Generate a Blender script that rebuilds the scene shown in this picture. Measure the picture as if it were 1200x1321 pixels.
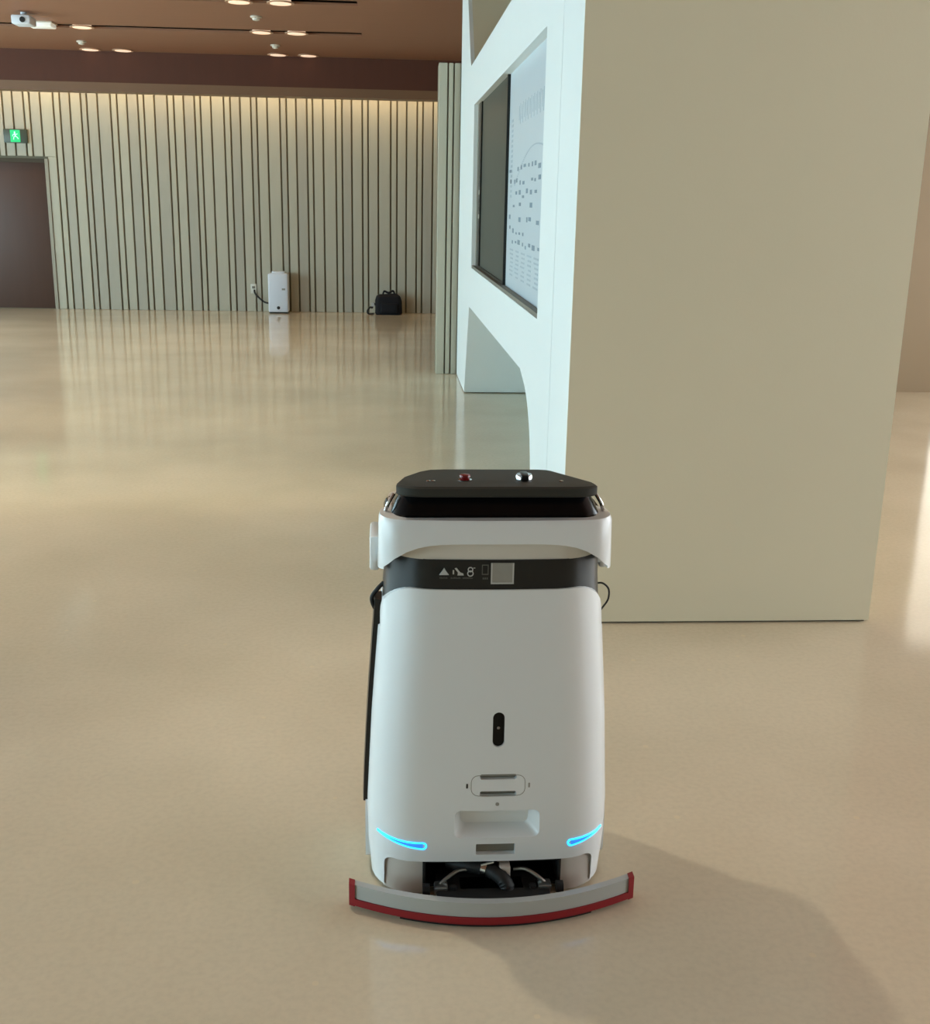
import bpy, bmesh, math, random
from mathutils import Vector, Matrix
random.seed(7)
for o in list(bpy.data.objects): bpy.data.objects.remove(o)
SC = bpy.context.scene
COL = SC.collection

# ------------------------------------------------------------------ camera
cam_d = bpy.data.cameras.new('camera')
cam = bpy.data.objects.new('camera', cam_d); COL.objects.link(cam)
F_PX, PITCH, ROLL, YAW = 1450.0, math.radians(15.4), math.radians(1.1), math.radians(4.2)
cam_d.sensor_fit = 'HORIZONTAL'; cam_d.sensor_width = 36.0
cam_d.lens = F_PX / 1200.0 * 36.0
cam_d.clip_start = 0.05; cam_d.clip_end = 100
fw = Vector((math.sin(YAW)*math.cos(PITCH), math.cos(YAW)*math.cos(PITCH), -math.sin(PITCH)))
r0 = Vector((math.cos(YAW), -math.sin(YAW), 0)); u0 = r0.cross(fw)
rr = math.cos(ROLL)*r0 + math.sin(ROLL)*u0
uu = math.cos(ROLL)*u0 - math.sin(ROLL)*r0
M = Matrix((rr, uu, -fw)).transposed().to_4x4(); M.translation = Vector((0, 0, 1.5))
cam.matrix_world = M
SC.camera = cam

# ------------------------------------------------------------------ world, exposure
w = bpy.data.worlds.new('world'); SC.world = w; w.use_nodes = True
w.node_tree.nodes['Background'].inputs[0].default_value = (0.75, 0.87, 1.0, 1)
w.node_tree.nodes['Background'].inputs[1].default_value = 0.6
vs = SC.view_settings
vs.view_transform = 'Standard'; vs.look = 'None'; vs.gamma = 1.0; vs.use_curve_mapping = False
vs.exposure = 0.0
WIN_LEFT = 7.6          # radiance of the daylight panes in the left window wall
WIN_RIGHT = 6.2         # daylight panes in the right window wall
COVE = 8.0             # watts of each cove strip over the slatted wall
SPOT = 110.0             # watts of the ceiling spotlight that throws the robot's shadow

DOWN = 125.0             # watts of each recessed downlight

# ------------------------------------------------------------------ materials
def srgb(r, g, b):
    f = lambda c: (c/255/12.92) if c/255 <= 0.04045 else ((c/255+0.055)/1.055)**2.4
    return (f(r), f(g), f(b), 1)
MATS = {}
def mat(name, col, rough=0.5, metal=0.0, emit=None, es=0.0, var=0.0, vscale=6.0, vstretch=(1,1,1), bump=0.0, bscale=40.0, ior=1.45, coat=0.0, alpha=1.0):
    if name in MATS: return MATS[name]
    m = bpy.data.materials.new(name); m.use_nodes = True
    nt = m.node_tree; b = nt.nodes['Principled BSDF']
    b.inputs['Base Color'].default_value = col
    b.inputs['Roughness'].default_value = rough
    b.inputs['Metallic'].default_value = metal
    b.inputs['IOR'].default_value = ior
    b.inputs['Coat Weight'].default_value = coat
    b.inputs['Alpha'].default_value = alpha
    if emit:
        b.inputs['Emission Color'].default_value = emit
        b.inputs['Emission Strength'].default_value = es
    if var or bump:
        tc = nt.nodes.new('ShaderNodeTexCoord')
        mp = nt.nodes.new('ShaderNodeMapping'); mp.inputs['Scale'].default_value = vstretch
        nt.links.new(tc.outputs['Object'], mp.inputs[0])
    if var:
        n = nt.nodes.new('ShaderNodeTexNoise'); n.inputs['Scale'].default_value = vscale; n.inputs['Detail'].default_value = 4
        nt.links.new(mp.outputs[0], n.inputs[0])
        oi = nt.nodes.new('ShaderNodeObjectInfo')
        hs = nt.nodes.new('ShaderNodeMix'); hs.data_type = 'RGBA'
        hs.inputs['A'].default_value = tuple(c*(1-var) for c in col[:3])+(1,)
        hs.inputs['B'].default_value = tuple(min(1, c*(1+var)) for c in col[:3])+(1,)
        nt.links.new(n.outputs[0], hs.inputs['Factor'])
        nt.links.new(hs.outputs['Result'], b.inputs['Base Color'])
    if bump:
        n2 = nt.nodes.new('ShaderNodeTexNoise'); n2.inputs['Scale'].default_value = bscale
        nt.links.new(mp.outputs[0], n2.inputs[0])
        bp = nt.nodes.new('ShaderNodeBump'); bp.inputs['Strength'].default_value = bump; bp.inputs['Distance'].default_value = 0.01
        nt.links.new(n2.outputs[0], bp.inputs['Height']); nt.links.new(bp.outputs[0], b.inputs['Normal'])
    MATS[name] = m
    return m

def floor_material():
    m = bpy.data.materials.new('polished_floor'); m.use_nodes = True
    nt = m.node_tree; N = nt.nodes; Lk = nt.links; b = N['Principled BSDF']
    tc = N.new('ShaderNodeTexCoord')
    big = N.new('ShaderNodeTexNoise'); big.inputs['Scale'].default_value = 1.3; big.inputs['Detail'].default_value = 6
    Lk.new(tc.outputs['Object'], big.inputs[0])
    fine = N.new('ShaderNodeTexNoise'); fine.inputs['Scale'].default_value = 60; fine.inputs['Detail'].default_value = 3
    Lk.new(tc.outputs['Object'], fine.inputs[0])
    ramp = N.new('ShaderNodeValToRGB')
    ramp.color_ramp.elements[0].position = 0.3; ramp.color_ramp.elements[0].color = FLOOR_A
    ramp.color_ramp.elements[1].position = 0.7; ramp.color_ramp.elements[1].color = FLOOR_B
    Lk.new(big.outputs[0], ramp.inputs[0])
    mx = N.new('ShaderNodeMix'); mx.data_type = 'RGBA'; mx.blend_type = 'MULTIPLY'; mx.inputs['Factor'].default_value = 0.25
    r2 = N.new('ShaderNodeValToRGB'); r2.color_ramp.elements[0].position = 0.3; r2.color_ramp.elements[0].color = (0.75,0.75,0.75,1)
    r2.color_ramp.elements[1].position = 0.6
    Lk.new(fine.outputs[0], r2.inputs[0]); Lk.new(ramp.outputs[0], mx.inputs['A']); Lk.new(r2.outputs[0], mx.inputs['B'])
    # pale chips in the poured floor
    vo = N.new('ShaderNodeTexVoronoi'); vo.inputs['Scale'].default_value = 9; vo.inputs['Randomness'].default_value = 1
    Lk.new(tc.outputs['Object'], vo.inputs['Vector'])
    lt = N.new('ShaderNodeMath'); lt.operation = 'LESS_THAN'; lt.inputs[1].default_value = 0.075
    Lk.new(vo.outputs['Distance'], lt.inputs[0])
    sep = N.new('ShaderNodeSeparateColor'); Lk.new(vo.outputs['Color'], sep.inputs[0])
    gt = N.new('ShaderNodeMath'); gt.operation = 'GREATER_THAN'; gt.inputs[1].default_value = 0.6
    Lk.new(sep.outputs[0], gt.inputs[0])
    mu = N.new('ShaderNodeMath'); mu.operation = 'MULTIPLY'; Lk.new(lt.outputs[0], mu.inputs[0]); Lk.new(gt.outputs[0], mu.inputs[1])
    mu2 = N.new('ShaderNodeMath'); mu2.operation = 'MULTIPLY'; mu2.inputs[1].default_value = 0.45; Lk.new(mu.outputs[0], mu2.inputs[0])
    m3 = N.new('ShaderNodeMix'); m3.data_type = 'RGBA'; m3.inputs['B'].default_value = srgb(225, 208, 172)
    Lk.new(mu2.outputs[0], m3.inputs['Factor']); Lk.new(mx.outputs['Result'], m3.inputs['A'])
    Lk.new(m3.outputs['Result'], b.inputs['Base Color'])
    b.inputs['Roughness'].default_value = 0.10
    b.inputs['IOR'].default_value = 1.45
    # slow waves of the screed, long across the hall
    mp = N.new('ShaderNodeMapping'); mp.inputs['Scale'].default_value = (0.07, 1.0, 1.0)
    Lk.new(tc.outputs['Object'], mp.inputs[0])
    wv = N.new('ShaderNodeTexNoise'); wv.inputs['Scale'].default_value = 1.1; wv.inputs['Detail'].default_value = 1
    Lk.new(mp.outputs[0], wv.inputs[0])
    bp = N.new('ShaderNodeBump'); bp.inputs['Strength'].default_value = 0.35; bp.inputs['Distance'].default_value = 0.02
    Lk.new(wv.outputs[0], bp.inputs['Height']); Lk.new(bp.outputs[0], b.inputs['Normal'])
    return m
FLOOR_A = srgb(205, 193, 167); FLOOR_B = srgb(219, 206, 180)

M_FLOOR = floor_material()
M_COLUMN = mat('beige_wall_paint', srgb(218, 209, 182), 0.6, var=0.02, vscale=2, bump=0.03, bscale=90)
M_FACADE = mat('white_display_paint', srgb(232, 238, 236), 0.45, var=0.01, vscale=3)
M_REVEAL = mat('dark_reveal', srgb(70, 62, 50), 0.8, var=0.1)
M_PLANK = mat('beige_slat_veneer', srgb(186, 180, 160), 0.55, var=0.05, vscale=3, vstretch=(8, 8, 0.7))
M_PLANK2 = mat('greige_slat_veneer', srgb(177, 171, 154), 0.55, var=0.05, vscale=3, vstretch=(8, 8, 0.7))
M_GROOVE = mat('slat_groove_back', srgb(126, 118, 98), 0.8, var=0.1)
M_WALLR = mat('tan_wall_paint', srgb(146, 127, 100), 0.6, var=0.02, vscale=2)
M_CEIL = mat('brown_wood_ceiling', srgb(150, 104, 78), 0.5, var=0.06, vscale=3, vstretch=(0.6, 6, 1))
M_CEILBACK = mat('ceiling_void', srgb(40, 24, 18), 0.9, var=0.1)
M_SOFFIT = mat('dark_wood_bulkhead', srgb(86, 45, 27), 0.7, var=0.10, vscale=2.5, vstretch=(5, 5, 0.6))
M_LIP = mat('bulkhead_lip_wood', srgb(122, 88, 62), 0.5, var=0.06, vscale=3)
M_DOOR = mat('dark_red_brown_door', srgb(80, 56, 46), 0.5, var=0.10, vscale=2.5, vstretch=(4, 4, 0.5))
M_DOORTRIM = mat('door_trim', srgb(160, 152, 134), 0.5, var=0.03)
M_WHITE = mat('robot_white_plastic', srgb(229, 232, 232), 0.25, var=0.01)
M_BEIGEW = mat('robot_inner_white', srgb(214, 206, 194), 0.45, var=0.01)
M_BLACK = mat('robot_black_plastic', srgb(26, 26, 25), 0.32, var=0.05)
M_GLOSS = mat('gloss_black_tank', srgb(8, 9, 11), 0.2, var=0.05, ior=1.3)
M_CONSOLE = mat('console_charcoal', srgb(58, 57, 52), 0.65, var=0.05, ior=1.2)
M_CAVITY = mat('cavity_black', srgb(10, 10, 9), 0.7, var=0.1)
M_GREYP = mat('grey_plastic', srgb(196, 188, 178), 0.5, var=0.02)
M_SLOT = mat('slot_grey', srgb(120, 116, 104), 0.6, var=0.03)
M_CHROME = mat('chrome', srgb(200, 200, 200), 0.15, 1.0, var=0.02)
M_STEEL = mat('brushed_steel', srgb(150, 150, 146), 0.35, 0.9, var=0.1, vscale=20)
M_RED = mat('red_rubber', srgb(140, 22, 32), 0.45, var=0.06)
M_BTN = mat('red_button', srgb(120, 14, 20), 0.25, var=0.03)
M_SQUEE = mat('squeegee_grey', srgb(176, 178, 174), 0.35, var=0.02)
M_RUBBER = mat('black_rubber', srgb(22, 21, 20), 0.6, var=0.08)
M_CLEAR = mat('pale_rubber_lip', srgb(190, 174, 150), 0.4, var=0.03)
M_PRINT = mat('pale_print', srgb(190, 190, 186), 0.5, var=0.02)
M_PRINTDIM = mat('dim_print', srgb(90, 90, 86), 0.5, var=0.02)
M_STICK = mat('pale_sticker', srgb(150, 148, 140), 0.5, var=0.06, vscale=60)
M_SEAM = mat('seam_grey', srgb(150, 148, 140), 0.6, var=0.02)
M_CYAN = mat('cyan_light_tube', srgb(60, 190, 255), 0.3, emit=srgb(40, 185, 255), es=2.2, var=0.02)
M_CYANIN = mat('blue_light_lens', srgb(60, 130, 210), 0.3, emit=srgb(50, 120, 215), es=0.9, var=0.02)
M_LAMP = mat('downlight_lens', (1, 0.8, 0.62, 1), 0.4, emit=(1.0, 0.66, 0.46, 1), es=0.75, var=0.02)
M_LAMPW = mat('white_lamp_lens', (1, 1, 0.95, 1), 0.4, emit=(0.95, 0.95, 0.85, 1), es=0.25, var=0.02)
M_TRIM = mat('downlight_rim', srgb(190, 150, 120), 0.5, var=0.03)
M_DET = mat('detector_white', srgb(215, 205, 190), 0.5, var=0.03)
M_GREEN = mat('green_exit_panel', srgb(20, 170, 100), 0.4, emit=srgb(20, 190, 110), es=0.75, var=0.02)
M_GREENW = mat('exit_pictogram', srgb(200, 255, 225), 0.4, emit=srgb(170, 255, 215), es=0.8, var=0.02)
M_EXIT = mat('exit_housing', srgb(70, 78, 66), 0.4, var=0.05)
M_PANEW = mat('daylight_pane', (0.8, 0.9, 1, 1), 0.3, emit=(0.59, 0.87, 1.0, 1), es=WIN_LEFT)
M_PANER = mat('daylight_pane_right', (0.9, 0.95, 1, 1), 0.3, emit=(0.85, 0.94, 1.0, 1), es=WIN_RIGHT)
M_PANED = mat('lit_door_glass', (1, 0.95, 0.85, 1), 0.3, emit=(1.0, 0.92, 0.78, 1), es=1.3)
M_ALU = mat('window_aluminium', srgb(120, 122, 122), 0.4, 0.6, var=0.03)
M_PLASTER = mat('pale_plaster', srgb(200, 190, 168), 0.7, var=0.02)
M_SCREEN = mat('dark_screen_glass', srgb(74, 78, 72), 0.35, var=0.1, vscale=2, ior=1.2)
M_SCREENF = mat('black_screen_frame', srgb(14, 17, 15), 0.35, var=0.05)
M_POSTER = mat('pale_blue_poster', srgb(196, 208, 214), 0.35, var=0.05, vscale=1.5)
M_INK = mat('poster_ink', srgb(122, 142, 156), 0.5, var=0.1)
M_INK2 = mat('poster_ink_pale', srgb(176, 190, 198), 0.5, var=0.1)
M_APPL = mat('appliance_white', srgb(224, 228, 236), 0.4, var=0.01)
M_BAG = mat('black_bag_cloth', srgb(14, 14, 20), 0.8, var=0.1, bump=0.2, bscale=60)
M_BAG2 = mat('bag_webbing', srgb(52, 50, 48), 0.8, var=0.1)
M_OUTLET = mat('outlet_white', srgb(215, 212, 200), 0.4, var=0.01)

# ------------------------------------------------------------------ mesh helpers
def link(o, parent=None):
    COL.objects.link(o)
    if parent is not None: o.parent = parent
    return o
def tag(o, label, cat, group=None):
    o['label'] = label; o['category'] = cat
    if group: o['group'] = group
    return o
def smooth(me, ang=35):
    for p in me.polygons: p.use_smooth = True
    me.set_sharp_from_angle(angle=math.radians(ang))
def obj(name, bm, m, parent=None, ang=35, loc=None):
    bmesh.ops.recalc_face_normals(bm, faces=bm.faces[:])
    me = bpy.data.meshes.new(name); bm.to_mesh(me); bm.free()
    smooth(me, ang)
    me.materials.append(m)
    o = bpy.data.objects.new(name, me)
    if loc: o.location = loc
    return link(o, parent)
def struct(name, bm, m, parent=None, label=None):
    o = obj(name, bm, m, parent)
    if parent is None:
        o['kind'] = 'structure'
        if label: o['label'] = label
    return o
def empty(name, loc):
    o = bpy.data.objects.new(name, None); o.location = loc; o.empty_display_size = 0.1
    return link(o)
def box(bm, x0, x1, y0, y1, z0, z1, bev=0.0, seg=2):
    g = bmesh.ops.create_cube(bm, size=1)
    vs_ = g['verts']
    for v in vs_:
        v.co = Vector((x0+(v.co.x+.5)*(x1-x0), y0+(v.co.y+.5)*(y1-y0), z0+(v.co.z+.5)*(z1-z0)))
    if bev > 0:
        es = list({e for v in vs_ for e in v.link_edges})
        bmesh.ops.bevel(bm, geom=es, offset=bev, segments=seg, profile=0.5, affect='EDGES')
    return bm
def B(*a, **k):
    return box(bmesh.new(), *a, **k)
def loft(bm, secs, cap=True):
    rings = [[bm.verts.new(p) for p in s] for s in secs]
    n = len(rings[0])
    for a, b in zip(rings, rings[1:]):
        for i in range(n):
            bm.faces.new((a[i], a[(i+1) % n], b[(i+1) % n], b[i]))
    if cap:
        bm.faces.new(rings[0][::-1]); bm.faces.new(rings[-1])
    return bm
def prism(bm, pts, axis, a, b):
    """outline pts (2D) extruded along axis between a and b"""
    def P(p, t):
        if axis == 'x': return (t, p[0], p[1])
        if axis == 'y': return (p[0], t, p[1])
        return (p[0], p[1], t)
    return loft(bm, [[P(p, a) for p in pts], [P(p, b) for p in pts]])
def tube(bm, pts, r, n=8, cap=True):
    pts = [Vector(p) for p in pts]
    secs = []; prev = None
    for i, p in enumerate(pts):
        t = (pts[min(i+1, len(pts)-1)] - pts[max(i-1, 0)]).normalized()
        if prev is None:
            a = Vector((0, 0, 1)) if abs(t.z) < 0.9 else Vector((1, 0, 0))
            nrm = t.cross(a).normalized()
        else:
            nrm = (prev - t*prev.dot(t)).normalized()
        prev = nrm; bn = t.cross(nrm)
        ri = r[i] if isinstance(r, (list, tuple)) else r
        secs.append([p + ri*(math.cos(2*math.pi*k/n)*nrm + math.sin(2*math.pi*k/n)*bn) for k in range(n)])
    return loft(bm, secs, cap)
def spline(ctrl, n=8):
    ctrl = [Vector(c) for c in ctrl]; out = []
    for i in range(len(ctrl)-1):
        p0 = ctrl[max(i-1, 0)]; p1 = ctrl[i]; p2 = ctrl[i+1]; p3 = ctrl[min(i+2, len(ctrl)-1)]
        for k in range(n):
            t = k/n
            out.append(0.5*((2*p1)+(-p0+p2)*t+(2*p0-5*p1+4*p2-p3)*t*t+(-p0+3*p1-3*p2+p3)*t**3))
    out.append(ctrl[-1]); return out
def lathe(bm, prof, n=24, c=(0, 0, 0)):
    secs = [[(c[0]+r*math.cos(2*math.pi*k/n), c[1]+r*math.sin(2*math.pi*k/n), c[2]+z) for k in range(n)] for r, z in prof]
    return loft(bm, secs)
def rrect(x0, x1, y0, y1, r, n=6):
    """rounded rectangle outline; r a number or 4 radii (x1y1, x0y1, x0y0, x1y0)"""
    if not isinstance(r, (list, tuple)): r = (r,)*4
    out = []
    for (cx, cy, sx, sy, a0, q) in ((x1, y1, -1, -1, 0, r[0]), (x0, y1, 1, -1, 90, r[1]), (x0, y0, 1, 1, 180, r[2]), (x1, y0, -1, 1, 270, r[3])):
        for k in range(n+1):
            a = math.radians(a0 + 90*k/n)
            out.append((cx+sx*q+q*math.cos(a), cy+sy*q+q*math.sin(a)))
    return out
def to_mesh_obj(bm):
    bmesh.ops.recalc_face_normals(bm, faces=bm.faces[:])
    me = bpy.data.meshes.new('tmp'); bm.to_mesh(me); bm.free()
    o = bpy.data.objects.new('tmp', me); COL.objects.link(o); return o
def boolean(bm, cutters):
    """cutters: list of (bmesh, 'DIFFERENCE'|'INTERSECT'); returns a bmesh"""
    a = to_mesh_obj(bm); tmp = [a]
    for c, op in cutters:
        o = to_mesh_obj(c); tmp.append(o)
        md = a.modifiers.new('b', 'BOOLEAN'); md.object = o; md.operation = op; md.solver = 'EXACT'
    dg = bpy.context.evaluated_depsgraph_get(); dg.update()
    me = bpy.data.meshes.new_from_object(a.evaluated_get(dg))
    out = bmesh.new(); out.from_mesh(me)
    bpy.data.meshes.remove(me)
    for o in tmp: bpy.data.objects.remove(o)
    return out

# ================================================================== THE SETTING
XL, XR, YB, YF, ZC = -8.0, 6.6, -5.0, 15.85, 3.2
struct('floor', B(XL-.3, XR+.3, YB-.3, YF+.3, -0.1, 0), M_FLOOR, label='polished cream poured floor of the lobby')

# back wall: dark backing with beige slats of six repeating widths
PW = [.084, .127, .141, .076, .136, .166]; GAP = .021
DOOR_X0, DOOR_X1, DOOR_Z = -5.62, -4.44, 1.93
wall_back = struct('wall_back', B(XL, 2.4, YF, YF+.2, 0, ZC), M_GROOVE, label='lobby wall clad in beige vertical slats of mixed widths')
x = -2.117 - 9*sum(PW); i = 0
slat_mesh = {}
def slat(wd, z0, z1, m, parent, xx, yy, depth=.03):
    k = (round(wd, 4), z0, z1, m.name)
    if k not in slat_mesh:
        bm = B(-wd/2, wd/2, -depth, 0, z0, z1, bev=0.004, seg=1)
        bmesh.ops.recalc_face_normals(bm, faces=bm.faces[:])
        me = bpy.data.meshes.new('slat'); bm.to_mesh(me); bm.free(); me.materials.append(m); slat_mesh[k] = me
    o = bpy.data.objects.new('slat', slat_mesh[k]); o.location = (xx, yy, 0)
    return link(o, parent)
while x < 2.3:
    wd = PW[i % 6]; a, b = x+GAP/2, x+wd-GAP/2
    x += wd; i += 1
    if b < XL+.05 or a > 2.3: continue
    z0 = 0.0
    if b > DOOR_X0-.05 and a < DOOR_X1+.05: z0 = DOOR_Z+.05
    a = max(a, XL)
    edge = DOOR_X1+.016
    if a < edge < b-.02:      # slat that runs down beside the door
        slat(b-edge, 0.0, z0-.002, M_PLANK, wall_back, (edge+b)/2, YF)
    slat(b-a, z0, ZC-.02, (M_PLANK, M_PLANK2)[random.random() < .4], wall_back, (a+b)/2, YF)

# door in the slatted wall
d1 = empty('door_1', ((DOOR_X0+DOOR_X1)/2, YF, 0)); d1['kind'] = 'structure'; d1['label'] = 'dark red-brown flush door in the slatted wall'
hw = (DOOR_X1-DOOR_X0)/2
obj('door_leaf', B(-hw+.03, hw-.03, -.02, 0.0, .01, DOOR_Z-.03, bev=.003), M_DOOR, d1)
bm = B(-hw-.03, -hw+.03, -.045, 0, 0, DOOR_Z+.02); box(bm, hw-.03, hw+.012, -.045, 0, 0, DOOR_Z+.02)
obj('door_jamb', bm, M_DOORTRIM, d1)
obj('door_head', B(-hw+.03, hw-.03, -.045, 0, DOOR_Z-.03, DOOR_Z+.02), M_REVEAL, d1)
obj('door_handle', tube(bmesh.new(), [(-.48, -.02, .95), (-.48, -.07, .95), (-.48, -.07, 1.25), (-.48, -.02, 1.25)], .011), M_STEEL, d1)

# ceiling: dark void, wood panels divided by recessed lamp grooves
ceil = struct('ceiling', B(XL, XR, YB, YF, ZC+.10, ZC+.2), M_CEILBACK, label='brown wood panel ceiling with recessed grooves')
SOF_Y = 15.0
GY = [YB, -4.6, -2.7, -.8, 1.1, 3.0, 4.95, 6.9, 8.95, 10.97, 12.93, SOF_Y]
GW = .12
for a, b in zip(GY, GY[1:]):
    obj('ceiling_panel', B(XL, -.25, a+(GW if a != YB else 0), b-(GW if b < SOF_Y else -.2), ZC, ZC+.02), M_CEIL, ceil)
obj('ceiling_panel', B(-.25, XR, YB, SOF_Y+.2, ZC, ZC+.05), M_CEIL, ceil)
# bulkhead in front of the slatted wall and the warm cove light behind it
sof = struct('trim_1', B(XL, 2.4, SOF_Y, SOF_Y+.18, 2.84, ZC), M_SOFFIT, label='dark wood ceiling bulkhead hiding the cove light')
obj('bulkhead_lip', B(XL, 2.4, SOF_Y+.0, SOF_Y+.30, 2.735, 2.84), M_LIP, sof)
cove = empty('cove_light', (-2.8, 15.55, 2.98)); tag(cove, 'warm linear cove light hidden above the bulkhead lip', 'light')
obj('housing', B(-5.2, 5.0, -.04, .04, .0, .03), M_LIP, cove)
for k in range(5):
    ld = bpy.data.lights.new('cove_strip', 'AREA'); ld.shape = 'RECTANGLE'; ld.size = 2.0; ld.size_y = 0.05
    ld.energy = COVE; ld.color = (1.0, .70, .38)
    lo = bpy.data.objects.new('cove_strip', ld); link(lo, cove); lo.location = (-4.1+k*2.05, 0, -.012)
    lo.rotation_euler = (math.radians(18), 0, 0)

# display wall: beige core with a white facade and three openings
FX, DX1, DY0, DY1 = .64, 1.82, 3.87, 10.09
core = B(FX, DX1, DY0, DY1, .008, ZC)
fac = B(FX, FX+.03, DY0, DY1, .008, ZC)
def poly(pts): return prism(bmesh.new(), pts, 'x', FX-.1, 1.55)
low = spline([(4.83, .36), (4.90, .52), (5.06, .66), (5.32, .742)], 5)
low = [(p.x, p.y) for p in [Vector((q[0], q[1], 0)) for q in low]]
LOWER = [(4.80, -.05)] + low + [(8.70, .73), (8.99, .2), (9.10, -.05)]
UPPER = [(5.0, ZC+.1), (5.0, 2.56), (5.06, 2.50), (8.93, 2.48), (9.02, 2.54), (9.40, 3.0), (9.50, ZC+.1)]
WIN = (4.77, 8.56, 1.03, 2.18)
def winp(dep): return B(FX-.1, FX+dep, WIN[0], WIN[1], WIN[2], WIN[3])
core = boolean(core, [(poly(LOWER), 'DIFFERENCE'), (poly(UPPER), 'DIFFERENCE'), (winp(.075), 'DIFFERENCE'), (B(FX-.1, FX+.03, DY0+.004, DY1+.1, -.1, ZC+.1), 'DIFFERENCE')])
fac2 = boolean(fac, [(poly(LOWER), 'DIFFERENCE'), (poly(UPPER), 'DIFFERENCE'), (winp(.2), 'DIFFERENCE'), (B(FX-.1, FX+.1, DY0-.1, 4.332, -.1, 4), 'DIFFERENCE')])
wd_ = struct('wall_display', core, M_COLUMN, label='freestanding beige display wall with a white side facade')
wd_.data.materials.append(M_FACADE)
for p in wd_.data.polygons:
    c = p.center; nx = p.normal
    inside = (FX+.04 < c.x < 1.56 and DY0+.05 < c.y < DY1-.05 and .01 < c.z < 2.3)
    if inside: p.material_index = 1
obj('facade_panel', fac2, M_FACADE, wd_, ang=20)
obj('facade_panel', B(FX, FX+.03, DY0+.004, 4.326, .008, ZC), M_FACADE, wd_)
obj('shadow_gap', B(FX+.012, DX1-.012, DY0+.012, 4.75, 0, .008), M_REVEAL, wd_)
obj('shadow_gap', B(FX+.012, DX1-.012, 9.15, DY1-.012, 0, .008), M_REVEAL, wd_)

# slatted partition behind the display wall
wp = struct('wall_partition', B(.455, 2.0, 10.16, 10.4, 0, 2.63), M_GROOVE, label='slatted beige partition end behind the display wall')
for a, b in ((.452, .525), (.538, .575), (.588, .64), (.655, .78), (.80, .95)):
    slat(b-a, 0, 2.632, M_PLANK, wp, (a+b)/2, 10.16, .03)

# wall on the right with a lit glazed door
DGX0, DGX1 = 4.72, 5.75
bm = B(1.82, DGX0, 9.3, 9.5, 0, ZC); box(bm, DGX1, XR, 9.3, 9.5, 0, ZC); box(bm, DGX0, DGX1, 9.3, 9.5, 2.35, ZC)
struct('wall_right', bm, M_WALLR, label='plain tan wall beyond the display wall')
d2 = empty('door_2', ((DGX0+DGX1)/2, 9.4, 0)); d2['kind'] = 'structure'; d2['label'] = 'glazed door lit by daylight beside the tan wall'
hw = (DGX1-DGX0)/2
for s in (-1, 1):
    obj('door_stile', B(min(s*hw, s*(hw-.05)), max(s*hw, s*(hw-.05)), -.03, .03, 0, 2.35), M_ALU, d2)
obj('door_rail', B(-hw+.05, hw-.05, -.03, .03, 2.29, 2.35), M_ALU, d2)
obj('door_rail', B(-hw+.05, hw-.05, -.03, .03, 0, .12), M_ALU, d2)
obj('pane', B(-hw+.05, hw-.05, -.006, .006, .12, 2.29), M_PANED, d2)

# window walls left and right of the camera, wall behind it
def window_wall(wall, wx, side, y0, y1, n, z0, z1, pane, lab, num):
    t = .2*side
    a, b = min(wx, wx+t), max(wx, wx+t)
    bm = B(a, b, YB, YF, 0, z0); box(bm, a, b, YB, YF, z1, ZC); box(bm, a, b, YB, y0, z0, z1); box(bm, a, b, y1, YF, z0, z1)
    struct(wall, bm, M_PLASTER, label=lab)
    w_ = empty('window_%d' % num, (wx+t/2, (y0+y1)/2, z0)); w_['kind'] = 'structure'; w_['label'] = 'row of tall daylight panes between aluminium mullions'
    dy = (y1-y0)/n; h = z1-z0; half = (y1-y0)/2
    for k in range(n+1):
        yy = -half+k*dy
        obj('mullion', B(-.05, .05, max(yy-.035, -half), min(yy+.035, half), 0, h), M_ALU, w_)
    for k in range(n):
        yy = -half+k*dy
        obj('pane', B(-.008, .008, yy+.035, yy+dy-.035, 0, h), pane, w_)
window_wall('wall_left', XL, -1, -3.8, 14.2, 9, .35, 2.85, M_PANEW, 'long window wall of the lobby', 1)
window_wall('wall_far_right', XR, 1, -0.2, 7.8, 4, .35, 2.85, M_PANER, 'window wall on the other side of the lobby', 2)
struct('wall_front', B(XL, XR, YB-.2, YB, 0, ZC), M_PLASTER, label='plain plaster wall opposite the slatted wall')

# ================================================================== CLEANING ROBOT
RX, RY = .232, 2.45
rob = empty('cleaning_robot', (RX, RY, 0))
tag(rob, 'white and black floor cleaning robot with glowing blue lights and red-edged squeegee', 'robot')
def lerp(tab, z):
    if z <= tab[0][0]: return tab[0][1]
    for (a, va), (b, vb) in zip(tab, tab[1:]):
        if z <= b: return va+(vb-va)*(z-a)/(b-a)
    return tab[-1][1]
HW = [(.0, .262), (.10, .271), (.19, .272), (.40, .262), (.66, .244), (.72, .240), (.90, .236)]   # half width
FY = [(.0, -.25), (.19, -.25), (.45, -.238), (.72, -.222), (.90, -.215)]                         # rear face
def section(z, dw=0, df=0, back=.30, r=.108, bulge=.012, n=8):
    h = lerp(HW, z)+dw; f = lerp(FY, z)+df
    pts = rrect(-h, h, f, back, (.06, .06, r, r), n)
    return [(px, py - (bulge*(1-(px/h)**2) if py < f+r else 0), z) for px, py in pts]
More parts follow.
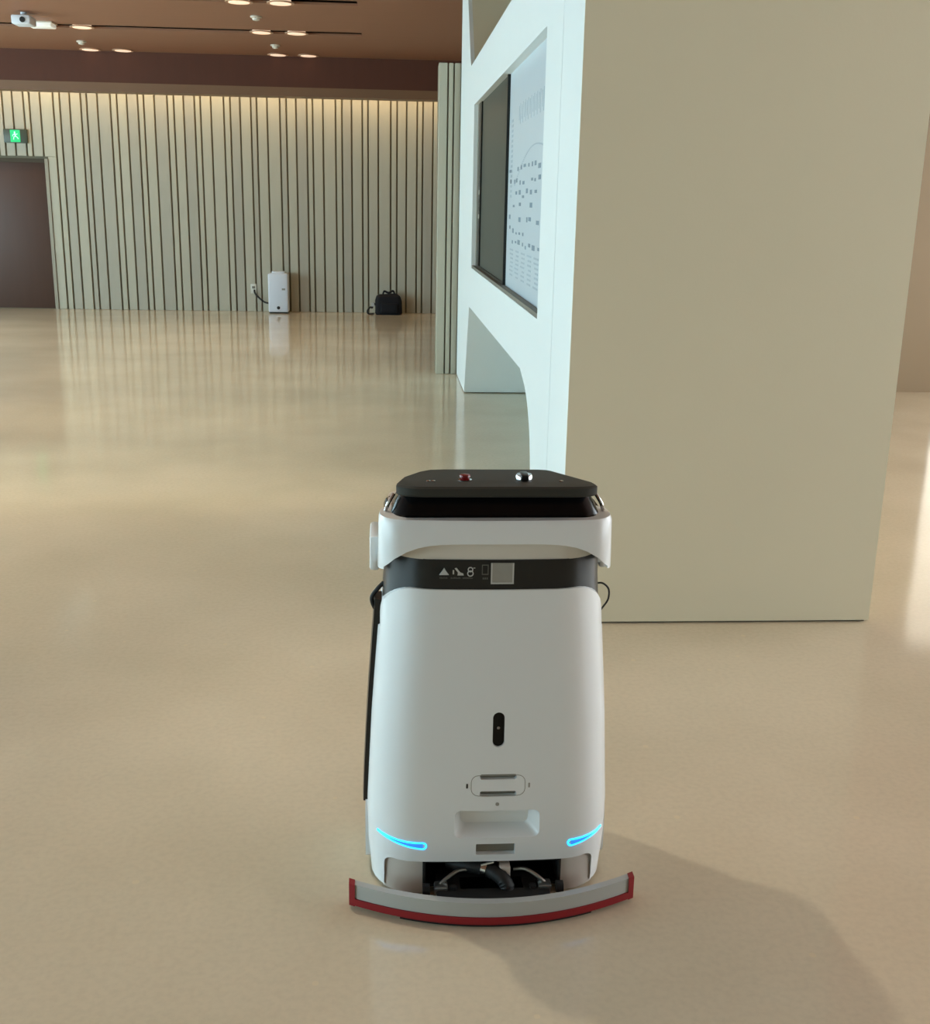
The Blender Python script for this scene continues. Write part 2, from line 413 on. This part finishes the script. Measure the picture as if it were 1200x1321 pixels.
def section_dense(z, dw=0, df=0, back=.30, r=.108, bulge=.012):
    """rounded rectangle with the rear face subdivided so that it can bow outwards"""
    h = lerp(HW, z)+dw; f = lerp(FY, z)+df
    base = rrect(-h, h, f, back, (.06, .06, r, r), 8)
    # rear flat runs from (-h+r, f) to (h-r, f): between 3rd and 4th corner
    k = 27
    left = base[:k]; right = base[k:]
    mid = [(-h+r+(2*(h-r))*t/14, f) for t in range(1, 14)]
    pts = left+mid+right
    return [(px, py-bulge*(1-min(1, (px/h)**2))*(1 if py < f+r else 0), z) for px, py in pts]
ZS = [.04+.02*k for k in range(36)]
# dark inner body
def backy(z): return lerp([(0, .075), (.45, .065), (.70, .04), (.90, .02)], z)
bz = [.05, .10, .20, .30, .40, .50, .555, .585, .61, .64, .68, .72, .75, .782]
body_ = obj('body', loft(bmesh.new(), [section_dense(z, -.005 if z > .57 else -.02, .005 if z > .57 else .09, back=backy(z)) for z in bz]), M_BLACK, rob)
# white outer shell: loft cut to its outline, with openings
sh = loft(bmesh.new(), [section_dense(z, .001, .0, back=backy(z)-.03) for z in [.012, .03, .06, .10, .15, .19, .25, .32, .40, .48, .56, .63, .68, .73]])
top = .718
def shell_outline():
    L = []
    hb, ht, r = .30, .232, .055
    # right side up, over the rounded shoulder, down on the left
    L.append((hb, .0)); L.append((hb, .58)); L.append((.2440, .605))
    for k in range(11):
        a = math.radians(90*k/10)
        L.append((.2440-.075+.075*math.cos(a), top-.085+.085*math.sin(a)))
    return L + [(-p, q) for p, q in L[::-1]]
cut_top = prism(bmesh.new(), shell_outline(), 'y', -.5, .5)
CUTZ = .092
cut_low = prism(bmesh.new(), rrect(-.235, .234, -.1, CUTZ, .02), 'y', -.5, -.12)
slots = []
def cutbox(x0, x1, z0, z1, y0, y1, r): return (prism(bmesh.new(), rrect(x0, x1, z0, z1, r, 4), 'y', y0, y1), 'DIFFERENCE')
CAM = (-.0015, .024, .366, .446)
slots.append(cutbox(CAM[0], CAM[1], CAM[2], CAM[3], -.3, -.235, .0125))
slots.append(cutbox(-.027, .053, .290, .3025, -.3, -.235, .004))
slots.append(cutbox(-.027, .053, .250, .2625, -.3, -.235, .004))
slots.append(cutbox(-.033, .054, .108, .135, -.3, -.24, .002))
# grip pocket: its floor slopes inwards
pk = bmesh.new()
a = [(p, -.30, q) for p, q in rrect(-.082, .108, .150, .217, .014, 4)]
b_ = [(p, -.262, q) for p, q in rrect(-.082, .108, .150, .217, .014, 4)]
c_ = [(p, -.226, q) for p, q in rrect(-.066, .085, .168, .214, .012, 4)]
loft(pk, [a, b_, c_])
sh = boolean(sh, [(cut_top, 'INTERSECT'), (cut_low, 'DIFFERENCE')] + slots + [(pk, 'DIFFERENCE')])
shell = obj('outer_shell', sh, M_WHITE, rob, ang=30)
def face_y(x, z, off=0):
    """y of the shell's rear face"""
    h = lerp(HW, z)+.001; f = lerp(FY, z); r = .108
    y = f
    if abs(x) > h-r:
        q = abs(x)-(h-r); y = f+r-math.sqrt(max(0, r*r-q*q))
    return y-.012*(1-min(1, (x/h)**2))-off
obj('camera_window', prism(bmesh.new(), rrect(CAM[0]+.0006, CAM[1]-.0006, CAM[2]+.0006, CAM[3]-.0006, .012, 6), 'y', -.249, -.2355), M_GLOSS, shell)
lens = obj('camera_lens', lathe(bmesh.new(), [(.0, 0), (.0035, 0), (.0025, .0008), (0.0, .001)], 12, (0, 0, 0)), M_STEEL, shell)
lens.location = (.011, -.249, .409); lens.rotation_euler = (math.radians(90), 0, 0)
for z0 in (.290, .250):
    obj('vent_slot', prism(bmesh.new(), rrect(-.0265, .0525, z0+.0005, z0+.012, .0035, 4), 'y', -.247, -.236), M_SLOT, shell)
obj('label_slot', prism(bmesh.new(), rrect(-.0325, .0535, .1085, .1345, .0015, 3), 'y', -.2475, -.241), M_SLOT, shell)
def frame_line(pts, r, m, name):
    return obj(name, tube(bmesh.new(), [(px, face_y(px, pz, -.0003), pz) for px, pz in pts]+[(pts[0][0], face_y(pts[0][0], pts[0][1], -.0003), pts[0][1])], r, 6, False), m, shell)
frame_line(rrect(-.046, .072, .252, .300, .016, 4), .0009, M_SEAM, 'flap_seam')
for px, m_ in ((-.055, M_BLACK), (.081, M_SEAM)):
    obj('flap_screw', prism(bmesh.new(), rrect(px-.002, px+.002, .270, .281, .001, 2), 'y', face_y(px, .275, .0005), face_y(px, .275, -.004)), m_, shell)
obj('latch_dot', prism(bmesh.new(), rrect(.008, .016, .228, .236, .003, 3), 'y', face_y(.012, .23, .0006), face_y(.012, .23, -.004)), M_SEAM, shell)

# blue light bars wrapped round the lower corners
def light_bar(s):
    # centre line from the thick inner end to the thin outer tip
    xi, xo = (-.150, -.250) if s < 0 else (.180, .256)
    n = 14; up = []; dn = []
    for k in range(n+1):
        t = k/n; px = xi+(xo-xi)*t
        zc = .131+(.015*t**1.4 if s < 0 else .008*t**1.1)
        hh = .0074*(1-t)+.0012*t
        up.append((px, zc+hh)); dn.append((px, zc-hh))
    ends = []
    for k in range(1, 6):
        a = math.pi/2+math.pi*k/6
        ends.append((xi+(1 if s < 0 else -1)*(-.0074*math.cos(a)), .131+.0074*math.sin(a)))
    # loop: along the top to the tip, back along the bottom, round the inner end
    loop = up+dn[::-1]+ends[::-1]
    pts = [(p, face_y(p, q, .0005), q) for p, q in loop]
    inner = bmesh.new()
    tv = [inner.verts.new((p, face_y(p, q, .0006), q)) for p, q in up]
    bv = [inner.verts.new((p, face_y(p, q, .0006), q)) for p, q in dn]
    tb = [inner.verts.new((p, face_y(p, q, -.004), q)) for p, q in up]
    bb = [inner.verts.new((p, face_y(p, q, -.004), q)) for p, q in dn]
    for k in range(n):
        inner.faces.new((tv[k], tv[k+1], bv[k+1], bv[k])); inner.faces.new((tb[k], bb[k], bb[k+1], tb[k+1]))
        inner.faces.new((tv[k], tb[k], tb[k+1], tv[k+1])); inner.faces.new((bv[k], bv[k+1], bb[k+1], bb[k]))
    inner.faces.new((tv[0], bv[0], bb[0], tb[0])); inner.faces.new((tv[n], tb[n], bb[n], bv[n]))
    lens_ = obj('light_bar', inner, M_CYANIN, rob)
    obj('light_tube', tube(bmesh.new(), pts+[pts[0]], .0019, 6, False), M_CYAN, lens_)
light_bar(-1); light_bar(1)

# lower cavity: grey panels either side of a black pocket with hose and brackets
def panel(x0, x1):
    xs = [x0+(x1-x0)*k/8 for k in range(9)]
    pts = [(x_, face_y(x_, .07, -.010)) for x_ in xs]+[(x1, -.10), (x0, -.10)]
    return prism(bmesh.new(), pts, 'z', .006, CUTZ+.004)
obj('lower_panel', panel(-.238, -.148), M_GREYP, rob)
obj('lower_panel', panel(.158, .238), M_GREYP, rob)
obj('cavity_back', B(-.148, .158, -.16, -.13, .02, CUTZ+.01), M_CAVITY, rob)
obj('cavity_side', B(-.150, -.143, -.255, -.16, .018, CUTZ-.002, bev=.002), M_CAVITY, rob)
obj('cavity_side', B(.153, .160, -.255, -.16, .018, CUTZ-.002, bev=.002), M_CAVITY, rob)
obj('cavity_top', B(-.143, .153, -.254, -.16, CUTZ-.006, CUTZ+.002), M_CAVITY, rob)
obj('cavity_floor', B(-.148, .158, -.245, -.14, .020, .026), M_CAVITY, rob)
hp = spline([(-.09, -.21, .060), (-.05, -.235, .066), (-.01, -.250, .066), (.02, -.27, .060), (.035, -.282, .045), (.037, -.285, .028)], 6)
rad = [.0155+(.0014 if k % 2 else 0) for k in range(len(hp))]
hose = obj('suction_hose', tube(bmesh.new(), hp, rad, 14), M_RUBBER, rob)
hk = len(hp)//2-4
obj('hose_clamp', tube(bmesh.new(), [hp[hk], hp[hk+1], hp[hk+2]], .0185, 14), M_CHROME, hose)
obj('hose_clamp', tube(bmesh.new(), [hp[-3], hp[-2], hp[-1]], .020, 14), M_STEEL, hose)
obj('clamp_screw', tube(bmesh.new(), [Vector(hp[hk+1])+Vector((-.01, -.008, .014)), Vector(hp[hk+1])+Vector((.018, -.01, .022))], .0035, 8), M_CHROME, hose)
for s in (-1, 1):
    cx_ = .005
    pts = spline([(cx_+s*.05, -.245, .060), (cx_+s*.075, -.255, .066), (cx_+s*.105, -.268, .052), (cx_+s*.125, -.275, .034)], 5)
    arm = obj('bracket_arm', tube(bmesh.new(), pts, .0045, 8), M_STEEL, rob)
    obj('bracket_foot', B(min(cx_+s*.100, cx_+s*.130), max(cx_+s*.100, cx_+s*.130), -.292, -.262, .030, .046, bev=.003), M_STEEL, arm)
    obj('bracket_knob', tube(bmesh.new(), [(cx_+s*.088, -.285, .030), (cx_+s*.088, -.285, .046)], .008, 10), M_RUBBER, arm)
    obj('bracket_wheel', tube(bmesh.new(), [(cx_+s*.140, -.285, .040), (cx_+s*.156, -.285, .040)], .013, 14), M_RUBBER, arm)
obj('mount_plate', B(-.07, .075, -.290, -.24, .026, .040, bev=.003), M_SLOT, rob)
obj('mount_post', B(.020, .045, -.268, -.215, .040, .080, bev=.004), M_GREYP, rob)
# drive wheels under the body
for s in (-1, 1):
    obj('drive_wheel', tube(bmesh.new(), [(s*.17, -.06, .07), (s*.21, -.06, .07)], .07, 24), M_RUBBER, rob)

# squeegee: arc in plan, ends swept back
SQ = .315
def arc(x): return -.372+.087*(abs(x-.004)/SQ)**2.0
def ribbon(x0, x1, ya, yb, z0, z1, n=36, bev=False):
    bm = bmesh.new(); secs = []
    for k in range(n+1):
        px = x0+(x1-x0)*k/n; y = arc(px)
        secs.append([(px, y+ya, z0(px) if callable(z0) else z0), (px, y+yb, z0(px) if callable(z0) else z0),
                     (px, y+yb, z1(px) if callable(z1) else z1), (px, y+ya, z1(px) if callable(z1) else z1)])
    return loft(bm, secs)
sq0, sq1 = .004-SQ, .004+SQ
sqb = obj('squeegee_blade', ribbon(sq0+.012, sq1-.012, 0, .018, .026, .060), M_SQUEE, rob)
bm = ribbon(sq0, sq1, -.004, .03, .010, .026)
obj('red_edge', bm, M_RED, sqb)
for a, b in ((sq0-.001, sq0+.012), (sq1-.012, sq1+.001)):
    obj('red_end', ribbon(a, b, -.004, .018, .008, .061, 2), M_RED, sqb)
obj('rubber_lip', ribbon(sq0+.11, sq1-.10, .004, .012, .0, .012), M_RUBBER, sqb)
obj('pale_lip', ribbon(sq0+.015, sq1-.015, .014, .020, .0, .012), M_CLEAR, sqb)
obj('squeegee_bracket', B(-.12, .13, -.34, -.20, .030, .040, bev=.003), M_RUBBER, rob)

# black band print: three icons, captions, a phone and a plain pale square
def band_y(z=.75): return lerp(FY, z)+.005-.012
prn = bmesh.new()
def quad(bm, x0, x1, z0, z1, off=.0008):
    xm = (x0+x1)/2; h = lerp(HW, .75)-.005
    y = lerp(FY, (z0+z1)/2)+.005-.012*(1-(xm/h)**2)
    box(bm, x0, x1, y-off, y+.002, z0, z1)
def tri(bm, pts, off=.0009):
    y = band_y(sum(p[1] for p in pts)/len(pts))
    prism(bm, pts, 'y', y-off, y+.003)
zi = .756
tri(prn, [(-.120, zi-.006), (-.100, zi-.006), (-.106, zi+.002), (-.110, zi+.009), (-.114, zi+.002)])
obj('warning_icon', prn, M_PRINT, body_)
prn = bmesh.new()
tri(prn, [(-.088, zi+.008), (-.084, zi+.009), (-.076, zi-.001), (-.070, zi-.003), (-.069, zi-.007), (-.082, zi-.007), (-.081, zi-.001)])
quad(prn, -.092, -.089, zi-.005, zi+.004)
obj('hand_icon', prn, M_PRINT, body_)
prn = bmesh.new()
for k in range(2):
    cz = zi-.003+k*.0085; rad_ = .0058-.001*k
    y = band_y(cz)
    pts = [(-.055+rad_*math.cos(2*math.pi*t/14), y-.0004, cz+rad_*math.sin(2*math.pi*t/14)) for t in range(15)]
    tube(prn, pts, .0012, 6, False)
quad(prn, -.049, -.045, zi+.008, zi+.0095)
obj('number_icon', prn, M_PRINT, body_)
prn = bmesh.new(); random.seed(3)
for x0, x1 in ((-.119, -.103), (-.096, -.075), (-.071, -.050)):
    xx = x0
    while xx < x1:
        wv = random.uniform(.0012, .003); quad(prn, xx, min(xx+wv, x1), zi-.0145, zi-.0145+random.uniform(.0018, .0032)); xx += wv+.0009
obj('caption_text', prn, M_PRINTDIM, body_)
prn = bmesh.new()
px0, px1, pz0, pz1 = -.031, -.017, .750, .772
quad(prn, px0, px0+.0018, pz0, pz1); quad(prn, px1-.0018, px1, pz0, pz1); quad(prn, px0, px1, pz0, pz0+.002); quad(prn, px0, px1, pz1-.002, pz1)
for k in range(3): quad(prn, px0+.002+k*.004, px0+.0045+k*.004, .740, .744)
obj('phone_icon', prn, M_PRINTDIM, body_)
prn = bmesh.new(); quad(prn, -.012, .0365, .730, .776)
obj('pale_square', prn, M_STICK, body_)
prn = bmesh.new()
for q in ((-.012, .0365, .730, .733), (-.012, .0365, .773, .776), (-.012, -.009, .730, .776), (.0335, .0365, .730, .776)): quad(prn, *q, off=.0012)
obj('square_border', prn, M_PRINT, body_)

# pale inner neck and white collar with an arched lower edge
obj('inner_neck', loft(bmesh.new(), [section_dense(z, -.010, .008, back=.05, r=.085) for z in (.7815, .80, .83, .865)]), M_BEIGEW, rob)
col = loft(bmesh.new(), [section_dense(z, dw, df, back=-.10, r=.05) for z, dw, df in ((.745, .006, -.010), (.755, .009, -.013), (.80, .0095, -.0135), (.862, .0095, -.0135), (.870, .007, -.010))])
arch = [(-.26, .70), (.26, .70)]
A = []
for k in range(21):
    t = -1+2*k/20
    A.append((.236*t, .765+.056*(1-abs(t)**5.0)))
arch = [(-.30, .70), (-.30, .742), (-.236, .760)] + A + [(.236, .760), (.30, .742), (.30, .70)]
col = boolean(col, [(prism(bmesh.new(), arch, 'y', -.5, -.13), 'DIFFERENCE'), (B(-.222, .222, -.205, -.05, .7, .86), 'DIFFERENCE')])
collar = obj('collar', col, M_WHITE, rob, ang=30)
obj('side_sensor', B(-.266, -.246, -.14, -.02, .730, .808, bev=.006), M_WHITE, rob)
obj('side_sensor', B(.242, .260, -.10, .0, .722, .765, bev=.006), M_WHITE, rob)
# glossy tank lid, chrome tubes standing in for its side glints, tilted console
def rsec(z, h, f, bk, r): return [(p, q, z) for p, q in rrect(-h, h, f, bk, r, 8)]
def tilt(y, z): return z-.11*(y+.24)
def lsec(z, h, f, bk, r): return [(p, q, tilt(q, z)) for p, q in rrect(-h, h, f, bk, r, 8)]
obj('tank_lid', loft(bmesh.new(), [rsec(.80, .230, -.205, .0, .05), rsec(.858, .236, -.228, .0, .05), rsec(.866, .232, -.222, .0, .05), lsec(.876, .222, -.208, -.01, .05), lsec(.902, .212, -.198, -.02, .05), lsec(.922, .200, -.19, -.03, .05)]), M_GLOSS, rob)
for s in (-1, 1):
    obj('tank_glint', tube(bmesh.new(), spline([(s*.232, -.16, .870), (s*.226, -.165, .888), (s*.214, -.16, .908)], 4), .004, 8), M_CHROME, rob)
def con_out(g=0):
    return [(p, q) for p, q in [
        *[(-.150+(.060+g)*math.cos(math.radians(a)), -.195+(.045+g)*math.sin(math.radians(a))) for a in range(180, 271, 15)],
        *[(.150+(.060+g)*math.cos(math.radians(a)), -.195+(.045+g)*math.sin(math.radians(a))) for a in range(270, 361, 15)],
        (.208+g, -.16), (.150+g, .030), (.136, .050+g*.5), (.118, .060+g),
        (-.100, .060+g), (-.130, .050+g*.5), (-.160-g, .01), (-.195-g, -.08), (-.208-g, -.16)]]
TILT = -.11
def cz(y, z): return z+TILT*(y+.24)
bm = bmesh.new()
loft(bm, [[(p, q, cz(q, .920)) for p, q in con_out(-.004)], [(p, q, cz(q, .923)) for p, q in con_out(0)], [(p, q, cz(q, .938)) for p, q in con_out(0)], [(p, q, cz(q, .942)) for p, q in con_out(-.005)]])
cons = obj('console', bm, M_CONSOLE, rob, ang=40)
def on_con(x, y, name, prof, m, par=cons):
    o = obj(name, lathe(bmesh.new(), prof, 20), m, par); o.location = (x, y, cz(y, .942)); return o
bt = on_con(-.064, -.14, 'stop_button', [(.011, 0), (.011, .004), (.009, .005), (.009, .008), (.012, .009), (.011, .013), (.006, .014)], M_BTN)
o = obj('button_base', lathe(bmesh.new(), [(.015, -.001), (.015, .003), (.012, .004)], 20), M_CHROME, bt)
kn = on_con(.062, -.14, 'key_knob', [(.018, 0), (.018, .012), (.016, .015), (.010, .015)], M_CHROME)
obj('key_slot', B(-.008, .008, -.020, .020, .003, .0168, bev=.002), M_BLACK, kn)
for x in (-.142, -.132, .140):
    on_con(x, -.155, 'console_glint', [(.005, 0), (.005, .002), (.003, .003)], M_CHROME)  # small chrome studs put on to make the console's glints
# cables and the dark strip down the side
obj('cable_loop', tube(bmesh.new(), spline([(-.236, -.10, .690), (-.250, -.10, .675), (-.262, -.10, .655), (-.256, -.10, .632), (-.243, -.10, .618)], 6), .0048, 8), M_RUBBER, rob)
obj('cable_loop', tube(bmesh.new(), spline([(.236, -.10, .686), (.252, -.10, .686), (.266, -.10, .672), (.266, -.10, .648), (.254, -.10, .628), (.240, -.10, .606)], 6), .0022, 8), M_RUBBER, rob)
bm = bmesh.new()
secs = []
for z in (.17, .25, .35, .45, .55, .66):
    h = lerp(HW, z); y0 = -.13
    secs.append([(-h+.01, y0, z), (-h-.011, y0+.005, z), (-h-.013, y0+.06, z), (-h+.01, y0+.06, z)])
obj('side_strip', loft(bm, secs), M_BLACK, rob)
obj('side_skirt', prism(bmesh.new(), rrect(-.15, .03, .03, .175, .03, 5), 'x', -.278, -.24), M_WHITE, rob)
obj('side_skirt', prism(bmesh.new(), rrect(-.15, .03, .03, .175, .03, 5), 'x', .24, .275), M_WHITE, rob)

# ================================================================== DISPLAY IN THE FACADE
dsp = empty('information_board', (FX+.075, (WIN[0]+WIN[1])/2, WIN[2]))
tag(dsp, 'wide information board with pale blue map poster in the white facade opening', 'board')
yc = (WIN[0]+WIN[1])/2; H_ = WIN[3]-WIN[2]; y0, y1 = WIN[0]-yc, WIN[1]-yc
SPL = 6.52-yc
pst = obj('poster', B(-.030, 0, y0, SPL, 0, H_), M_POSTER, dsp)
obj('dark_panel', B(-.036, 0, SPL+.03, y1-.28, 0.0, H_), M_SCREEN, dsp)
bm = B(-.046, 0, SPL, SPL+.04, 0, H_); box(bm, -.046, 0, y1-.30, y1-.10, 0, H_); box(bm, -.046, 0, SPL+.04, y1-.30, 0, .03)
obj('panel_frame', bm, M_SCREENF, dsp)
obj('side_trim', B(-.046, 0, y1-.10, y1, 0, H_), M_SLOT, dsp)
obj('sill', B(-.070, -.036, y0, y1, 0, .018), M_SLOT, dsp)
random.seed(11)
ink = bmesh.new(); ink2 = bmesh.new()
def mark(bm, yy, zz, wy, hz): box(bm, -.0312, -.029, yy, yy+wy, zz, zz+hz)
L = SPL-y0
for k in range(9):      # title characters
    yy = SPL-.52-k*.11
    mark(ink2, yy, .86, .010, .10); mark(ink2, yy+.045, .88, .012, .07)
for k in range(16):     # small text column
    mark(ink2, SPL-.20, .50+k*.026, .07, .014)
for row in range(7):    # rows of map labels climbing towards the near end
    for k in range(11):
        yy = SPL-.16-k*.15-random.uniform(0, .05)
        zz = .26+row*.062+random.uniform(-.012, .012)
        if random.random() < .72 and zz < H_-.5:
            mark(ink, yy, zz, random.uniform(.04, .10), random.uniform(.010, .024))
for k in range(40):
    t = k/39; mark(ink2, SPL-.35-t*1.25, .56+.10*math.sin(t*3)+.12*t, .03, .006)
for c in range(5):
    for k in range(7):
        mark(ink2, SPL-.35-c*.26, .09+k*.022, random.uniform(.09, .17), .009)
for nm, b_i, m_i in (('map_print', ink, M_INK), ('text_print', ink2, M_INK2)):
    obj(nm, b_i, m_i, pst)['kind'] = 'stuff'
for k in range(6):
    obj('wall_note', B(-.0475, -.045, y1-.27, y1-.21, .36+k*.055, .36+k*.055+random.uniform(.02, .04)), (M_PRINTDIM, M_OUTLET)[k % 3 == 0], dsp)

# ================================================================== CEILING FIXTURES
def downlight(x, y, lab, power=0):
    t = empty('downlight', (x, y, ZC)); tag(t, lab, 'light', 'recessed ceiling downlights')
    obj('lens', lathe(bmesh.new(), [(.095, -.012), (.095, .02), (.06, .03)], 24), M_LAMP, t)
    obj('can', tube(bmesh.new(), [(0, 0, .02), (0, 0, .11)], .09, 16), M_CEILBACK, t)
    bm = bmesh.new(); n = 24
    loft(bm, [[(r*math.cos(2*math.pi*k/n), r*math.sin(2*math.pi*k/n), z) for k in range(n)] for r, z in ((.097, -.008), (.125, -.010), (.125, .0), (.097, .0), (.097, -.008))], cap=False)
    obj('rim', bm, M_TRIM, t)
    return t
def beam(t):
    ld = bpy.data.lights.new('downlight_beam', 'SPOT'); ld.energy = DOWN; ld.color = (1.0, .86, .66)
    ld.spot_size = math.radians(78); ld.spot_blend = .7; ld.shadow_soft_size = .08
    lo = bpy.data.objects.new('downlight_beam', ld); link(lo, t); lo.location = (0, 0, -.03)
ROWS = ((14.86, 'in the row against the dark bulkhead'), (12.95, 'in the second groove from the dark bulkhead'), (11.05, 'in the third groove from the dark bulkhead'),
        (8.95, 'in the fourth groove from the dark bulkhead'), (6.9, 'in the fifth groove from the dark bulkhead'), (4.95, 'in the sixth groove from the dark bulkhead'))
for y, row in ROWS:
    for xs, side in (((-1.31, -.94), 'nearer the display wall'), ((-3.56, -3.17), 'nearer the dark door'), ((-5.81, -5.42), 'beyond the dark door')):
        for x in xs:
            t = downlight(x, y, 'warm round ceiling downlight %s, %s' % (row, side))
            if x == xs[0] and y < 14: beam(t)
def detector(x, y, lab, r=.055, wide=False):
    t = empty('smoke_detector', (x, y, ZC)); tag(t, lab, 'detector', 'smoke detectors on the wood ceiling')
    obj('base', lathe(bmesh.new(), [(r, 0), (r, -.012), (r*.85, -.016)], 20), M_DET, t)
    obj('sensor', lathe(bmesh.new(), [(r*.7, -.014), (r*.6, -.035), (r*.2, -.042)], 20), M_DET, t)
for x, y, lab in ((-1.25, 11.89, 'small smoke detector between the second and third downlight rows from the bulkhead'),
                  (-1.26, 13.97, 'small smoke detector just before the bulkhead, nearer the display wall'),
                  (-3.475, 14.12, 'small smoke detector just before the bulkhead, nearer the dark door')):
    detector(x, y, lab)
t = empty('ceiling_camera', (-3.51, 12.09, ZC)); tag(t, 'white boxy camera hanging from the brown wood ceiling', 'camera')
obj('mount', tube(bmesh.new(), [(0, 0, 0), (0, 0, -.04)], .03, 12), M_APPL, t)
obj('housing', B(-.09, .09, -.12, .10, -.12, -.035, bev=.015), M_APPL, t)
obj('lens_face', tube(bmesh.new(), [(.02, -.118, -.08), (.02, -.130, -.08)], .026, 14), M_BLACK, t)
t = empty('ceiling_lamp', (-3.52, 12.72, ZC)); tag(t, 'flat white rectangular lamp on the brown wood ceiling', 'light')
obj('lens', B(-.12, .12, -.10, .10, -.05, -.012, bev=.008), M_LAMPW, t)
obj('frame', B(-.13, .13, -.11, .11, -.014, 0, bev=.003), M_DET, t)

# spotlight over the hall that throws the robot's shadow
t = empty('ceiling_spotlight', (-.85, 3.32, ZC)); tag(t, 'small white ceiling spotlight over the open floor', 'light')
obj('canister', tube(bmesh.new(), [(0, 0, 0), (0, 0, -.06)], .06, 20), M_DET, t)
obj('lens', tube(bmesh.new(), [(0, 0, -.055), (0, 0, -.064)], .045, 20), M_LAMPW, t)
ld = bpy.data.lights.new('spot_beam', 'SPOT'); ld.energy = SPOT; ld.color = (1.0, .90, .74); ld.spot_size = math.radians(75); ld.spot_blend = .8; ld.shadow_soft_size = .045
lo = bpy.data.objects.new('spot_beam', ld); link(lo, t); lo.location = (0, 0, -.075)
d = Vector((.6, 2.2, 0)) - Vector((-.85, 3.32, ZC))
lo.rotation_euler = d.to_track_quat('-Z', 'Y').to_euler()

# ================================================================== THINGS BY THE BACK WALL
SY = YF-.03      # face of the slats
t = empty('exit_sign', (-4.81, SY, 2.225)); tag(t, 'small green lit exit sign with running figure above the dark door', 'sign')
obj('housing', B(-.15, .15, -.04, 0, -.085, .085, bev=.006), M_EXIT, t)
obj('lit_panel', B(-.062, .062, -.044, -.038, -.075, .075), M_GREEN, t)
bm = bmesh.new(); yy = -.0445
lathe(bm, [(.010, 0), (.010, .001)], 12)
for v in bm.verts: v.co = Vector((v.co.x-.004, yy-v.co.z, v.co.y+.045))
def limb(a, b, r=.005): tube(bm, [(a[0], yy, a[1]), (b[0], yy, b[1])], r, 6)
limb((-.004, .034), (.004, .0), .009); limb((.004, 0), (-.018, -.016)); limb((-.018, -.016), (-.022, -.045)); limb((.004, 0), (.024, -.014)); limb((.024, -.014), (.040, -.036))
limb((-.004, .028), (-.026, .016)); limb((-.026, .016), (-.032, -.004)); limb((-.002, .028), (.020, .018)); limb((.020, .018), (.030, .030))
obj('running_figure', bm, M_GREENW, t)

ap = empty('upright_appliance', (-1.445, 15.66, 0)); tag(ap, 'white upright box appliance on the floor against the slatted wall', 'appliance')
obj('body', B(-.135, .135, -.10, .10, .015, .53, bev=.02, seg=3), M_APPL, ap)
obj('top_cap', B(-.085, .085, -.06, .06, .525, .555, bev=.008), M_APPL, ap)
obj('base', B(-.125, .125, -.09, .09, 0, .02), M_BLACK, ap)
obj('power_button', tube(bmesh.new(), [(0, -.098, .075), (0, -.106, .075)], .022, 14), M_BLACK, ap)
obj('badge', B(.05, .095, -.103, -.098, .31, .335), M_SEAM, ap)
obj('power_cord', tube(bmesh.new(), spline([(-.12, .08, .12), (-.20, .09, .13), (-.28, .10, .19), (-.335, .12, .25), (-.345, .145, .29)], 6), .012, 8), M_BAG2, ap)
ou = empty('wall_outlet', (-1.80, SY, .29)); tag(ou, 'small white wall outlet near the white appliance', 'outlet')
obj('plate', B(-.04, .04, -.012, 0, -.05, .08, bev=.004), M_OUTLET, ou)
obj('socket', B(-.02, .02, -.015, -.010, .02, .05), M_SLOT, ou)

bg = empty('duffel_bag', (.045, 15.62, 0)); tag(bg, 'black soft bag with handles slumped on the floor by the slatted wall', 'bag')
bm = bmesh.new(); secs = []
for z, h, dd, r in ((.0, .17, .10, .05), (.02, .185, .115, .06), (.10, .182, .115, .06), (.18, .178, .11, .06), (.24, .165, .095, .05), (.268, .13, .06, .04), (.275, .10, .04, .03)):
    secs.append([(p+.008*math.sin(p*31+z*20), q, z+.006*math.sin(p*25)) if z > .1 else (p, q, z) for p, q in rrect(-h, h, -dd, dd, r, 5)])
obj('body', loft(bm, secs), M_BAG, bg)
obj('pocket', B(-.11, .12, -.145, -.10, .03, .16, bev=.02, seg=3), M_BAG, bg)
for s in (-1, 1):
    obj('handle', tube(bmesh.new(), spline([(-.08, s*.03, .262), (-.06, s*.04, .31), (0, s*.045, .29), (.06, s*.04, .315), (.08, s*.03, .262)], 5), .011, 8), M_BAG, bg)
obj('side_strap', tube(bmesh.new(), spline([(-.17, -.02, .12), (-.21, -.05, .15), (-.225, -.06, .09), (-.25, -.08, .10), (-.29, -.09, .05), (-.27, -.09, .012), (-.20, -.08, .015)], 5), .012, 8), M_BAG2, bg)
obj('buckle', B(-.235, -.195, -.075, -.055, .11, .16, bev=.005), M_PRINT, bg)
